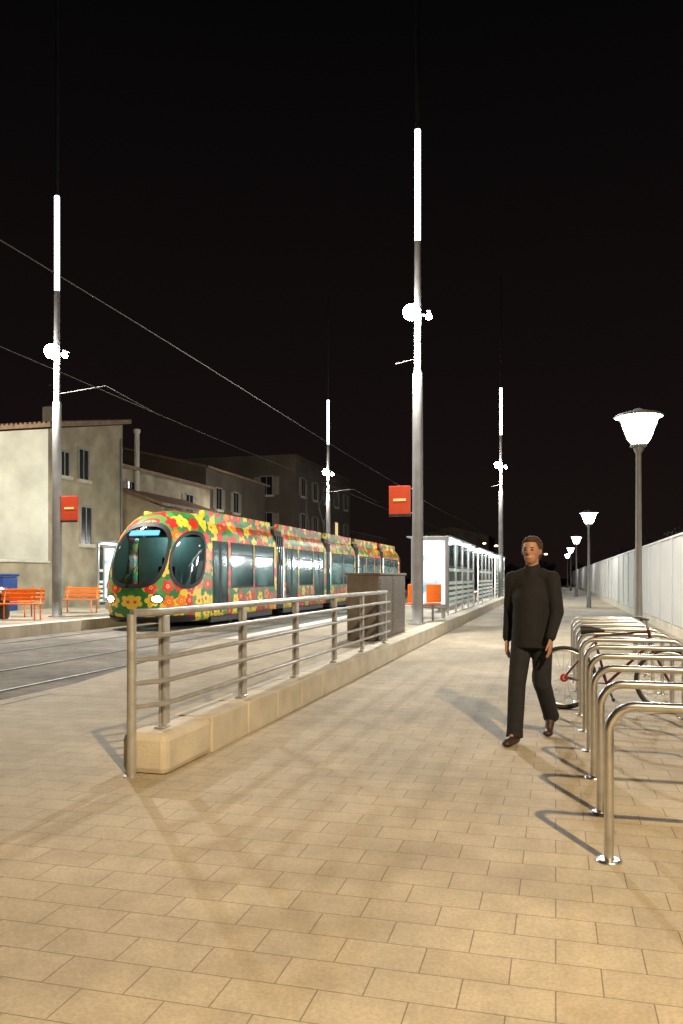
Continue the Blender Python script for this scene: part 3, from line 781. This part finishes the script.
# ------------------------------------------------------------ person
def prim_tube(m,a,b,ra,rb,mt):
    m.ell(a,(ra,)*3,mt,14,10); m.ell(b,(rb,)*3,mt,14,10)
    a=Vector(a);b=Vector(b); m.tube([a,b],[ra,rb],mt,14)
def fuse(mb,name,parent,mt,vox,sm=3):
    me=mb.mesh(name); o=bpy.data.objects.new(name,me); COL.objects.link(o)
    r=o.modifiers.new('r','REMESH'); r.mode='VOXEL'; r.voxel_size=vox
    s=o.modifiers.new('s','SMOOTH'); s.iterations=sm; s.factor=.5
    dg=bpy.context.evaluated_depsgraph_get(); dg.update()
    nm=bpy.data.meshes.new_from_object(o.evaluated_get(dg))
    o.modifiers.clear(); o.data=nm; nm.materials.clear(); nm.materials.append(mt)
    for p in nm.polygons: p.use_smooth=True; p.material_index=0
    o.parent=parent; return o
pe=thing('person','man in black jacket and dark trousers walking on pavers','person',(-.2,7.25,.004))
pe.rotation_euler=(0,0,math.radians(-14))
J=dict(hipR=(-.085,0,.93),kneeR=(-.085,-.17,.52),ankR=(-.085,-.24,.10),toeR=(-.10,-.41,.035),
       hipL=(.085,0,.93),kneeL=(.085,.02,.50),ankL=(.085,.30,.19),toeL=(.09,.20,.04),
       shR=(-.178,.01,1.42),elR=(-.232,.10,1.14),wrR=(-.240,.05,.88),
       shL=(.178,-.01,1.42),elL=(.230,-.04,1.13),wrL=(.21,-.19,.92))
B=MB(); k=M_skin
B.ell((0,-.025,1.675),(.076,.094,.112),k,24,18); B.ell((0,-.05,1.61),(.056,.064,.066),k,18,14)
B.ell((0,-.120,1.655),(.014,.02,.028),k); B.ell((0,-.110,1.605),(.026,.012,.008),k)
for s in (-1,1): B.ell((s*.078,-.015,1.66),(.01,.02,.03),k)
prim_tube(B,(0,.0,1.42),(0,-.005,1.60),.058,.056,k)
B.ell((0,.015,1.26),(.12,.07,.19),k); B.ell((0,.01,1.02),(.12,.07,.2),k)
for s in 'RL':
    prim_tube(B,J['sh'+s],J['el'+s],.040,.034,k); prim_tube(B,J['el'+s],J['wr'+s],.034,.024,k)
    prim_tube(B,J['hip'+s],J['knee'+s],.07,.048,k); prim_tube(B,J['knee'+s],J['ank'+s],.046,.030,k); prim_tube(B,J['ank'+s],J['toe'+s],.026,.015,k)
    prim_tube(B,(J['sh'+s][0]*.3,0.01,1.40),J['sh'+s],.045,.04,k)
    w=Vector(J['wr'+s]); sx=-1 if s=='R' else 1
    B.ell(w+Vector((0,-.01,-.055)),(.018,.042,.055),k)
    for i in range(4):
        y=-.042+i*.022; ln=[.036,.042,.040,.03][i]
        p0=w+Vector((0,y-.002,-.095)); p1=p0+Vector((-sx*.006,-.002,-ln)); p2=p1+Vector((-sx*.018,0,-ln*.75))
        prim_tube(B,p0,p1,.0095,.009,k); prim_tube(B,p1,p2,.009,.0075,k)
    p0=w+Vector((0,-.045,-.04)); p1=p0+Vector((-sx*.008,-.028,-.032)); p2=p1+Vector((-sx*.01,-.008,-.03))
    prim_tube(B,p0,p1,.012,.010,k); prim_tube(B,p1,p2,.010,.008,k)
fuse(B,'body',pe,M_skin,.006,2)
C=MB()
C.ell((0,.01,1.28),(.192,.126,.22),k); C.ell((0,.01,1.08),(.184,.13,.26),k)
C.rev(0,.0,[(.172,.82),(.178,.95),(.165,1.1),(.168,1.25),(.12,1.38)],k)
prim_tube(C,(-.07,0,1.46),(-.178,.01,1.415),.058,.064,k); prim_tube(C,(.07,0,1.46),(.178,-.01,1.415),.058,.064,k); prim_tube(C,(0,.005,1.42),(0,.005,1.52),.086,.068,k)
for s in 'RL':
    prim_tube(C,J['sh'+s],J['el'+s],.070,.058,k); w=Vector(J['wr'+s]); e=Vector(J['el'+s]); prim_tube(C,J['el'+s],w+(e-w)*.04,.056,.044,k)
fuse(C,'jacket',pe,M_jacket,.010,4)
C=MB(); C.ell((0,0,.93),(.15,.115,.13),k)
for s in 'RL':
    a=Vector(J['ank'+s]); kn=Vector(J['knee'+s]); dd=(a-kn).normalized()
    prim_tube(C,J['hip'+s],kn,.098,.078,k); prim_tube(C,kn,a,.077,.070,k); 
    C.tube([a-dd*.05,a+dd*.045],[.068,.074],k,16)
fuse(C,'trousers',pe,M_jeans,.009,2)
for s in 'RL':
    C=MB(); a=Vector(J['ank'+s]); t=Vector(J['toe'+s])
    if s=='R':
        C.ell((a.x,a.y+.02,.05),(.044,.06,.05),k); prim_tube(C,(a.x,a.y,.05),(t.x,t.y,.036),.045,.036,k); C.ell((t.x,t.y+.02,.03),(.048,.07,.03),k); prim_tube(C,a,(a.x,a.y,.06),.052,.045,k)
    else:
        C.ell((a.x,a.y+.02,a.z-.03),(.044,.05,.055),k); prim_tube(C,(a.x,a.y,a.z-.04),(t.x,t.y+.02,.05),.045,.036,k); C.ell((t.x,t.y-.01,.036),(.046,.06,.032),k); prim_tube(C,a,(a.x,a.y,a.z-.04),.052,.045,k)
    fuse(C,'shoe',pe,M_shoe,.01,2)
C=MB(); C.ell((0,.005,1.705),(.091,.100,.098),k,24,18); C.ell((0,.035,1.66),(.084,.070,.10),k,24,18); C.ell((0,-.06,1.76),(.06,.05,.032),k); fuse(C,'hair',pe,M_hair,.008,1)
for s in (-1,1):
    MB().ell((s*.029,-.110,1.672),(.013,.009,.007),M_dark).obj('eye',pe)
    MB().ell((s*.029,-.113,1.692),(.018,.007,.004),M_hair).obj('eyebrow',pe)

# ------------------------------------------------------------ world
w=bpy.data.worlds.new('World'); S.world=w; w.use_nodes=True
n=w.node_tree.nodes; l=w.node_tree.links; bg=n['Background']
tc=n.new('ShaderNodeTexCoord'); sp=n.new('ShaderNodeSeparateXYZ'); l.new(tc.outputs['Generated'],sp.inputs[0])
r=n.new('ShaderNodeValToRGB'); r.color_ramp.elements[0].position=0; r.color_ramp.elements[0].color=(.0095,.006,.0055,1)
r.color_ramp.elements[1].position=.6; r.color_ramp.elements[1].color=(.0018,.0016,.002,1)
l.new(sp.outputs[2],r.inputs[0])
sk=n.new('ShaderNodeTexSky'); sk.sky_type='NISHITA'; sk.sun_disc=False; sk.sun_elevation=math.radians(-8)
mx=n.new('ShaderNodeMix'); mx.data_type='RGBA'; mx.inputs[0].default_value=.02; l.new(r.outputs[0],mx.inputs[6]); l.new(sk.outputs[0],mx.inputs[7])
l.new(mx.outputs[2],bg.inputs[0]); bg.inputs[1].default_value=1
# ------------------------------------------------------------ camera
cd=bpy.data.cameras.new('camera'); co=bpy.data.objects.new('camera',cd); COL.objects.link(co)
cd.sensor_fit='VERTICAL'; cd.sensor_height=36; cd.lens=28.1; cd.shift_y=.0635; cd.clip_end=2000
co.location=(0,0,1.44); co.rotation_euler=(math.pi/2,0,math.radians(15)); S.camera=co
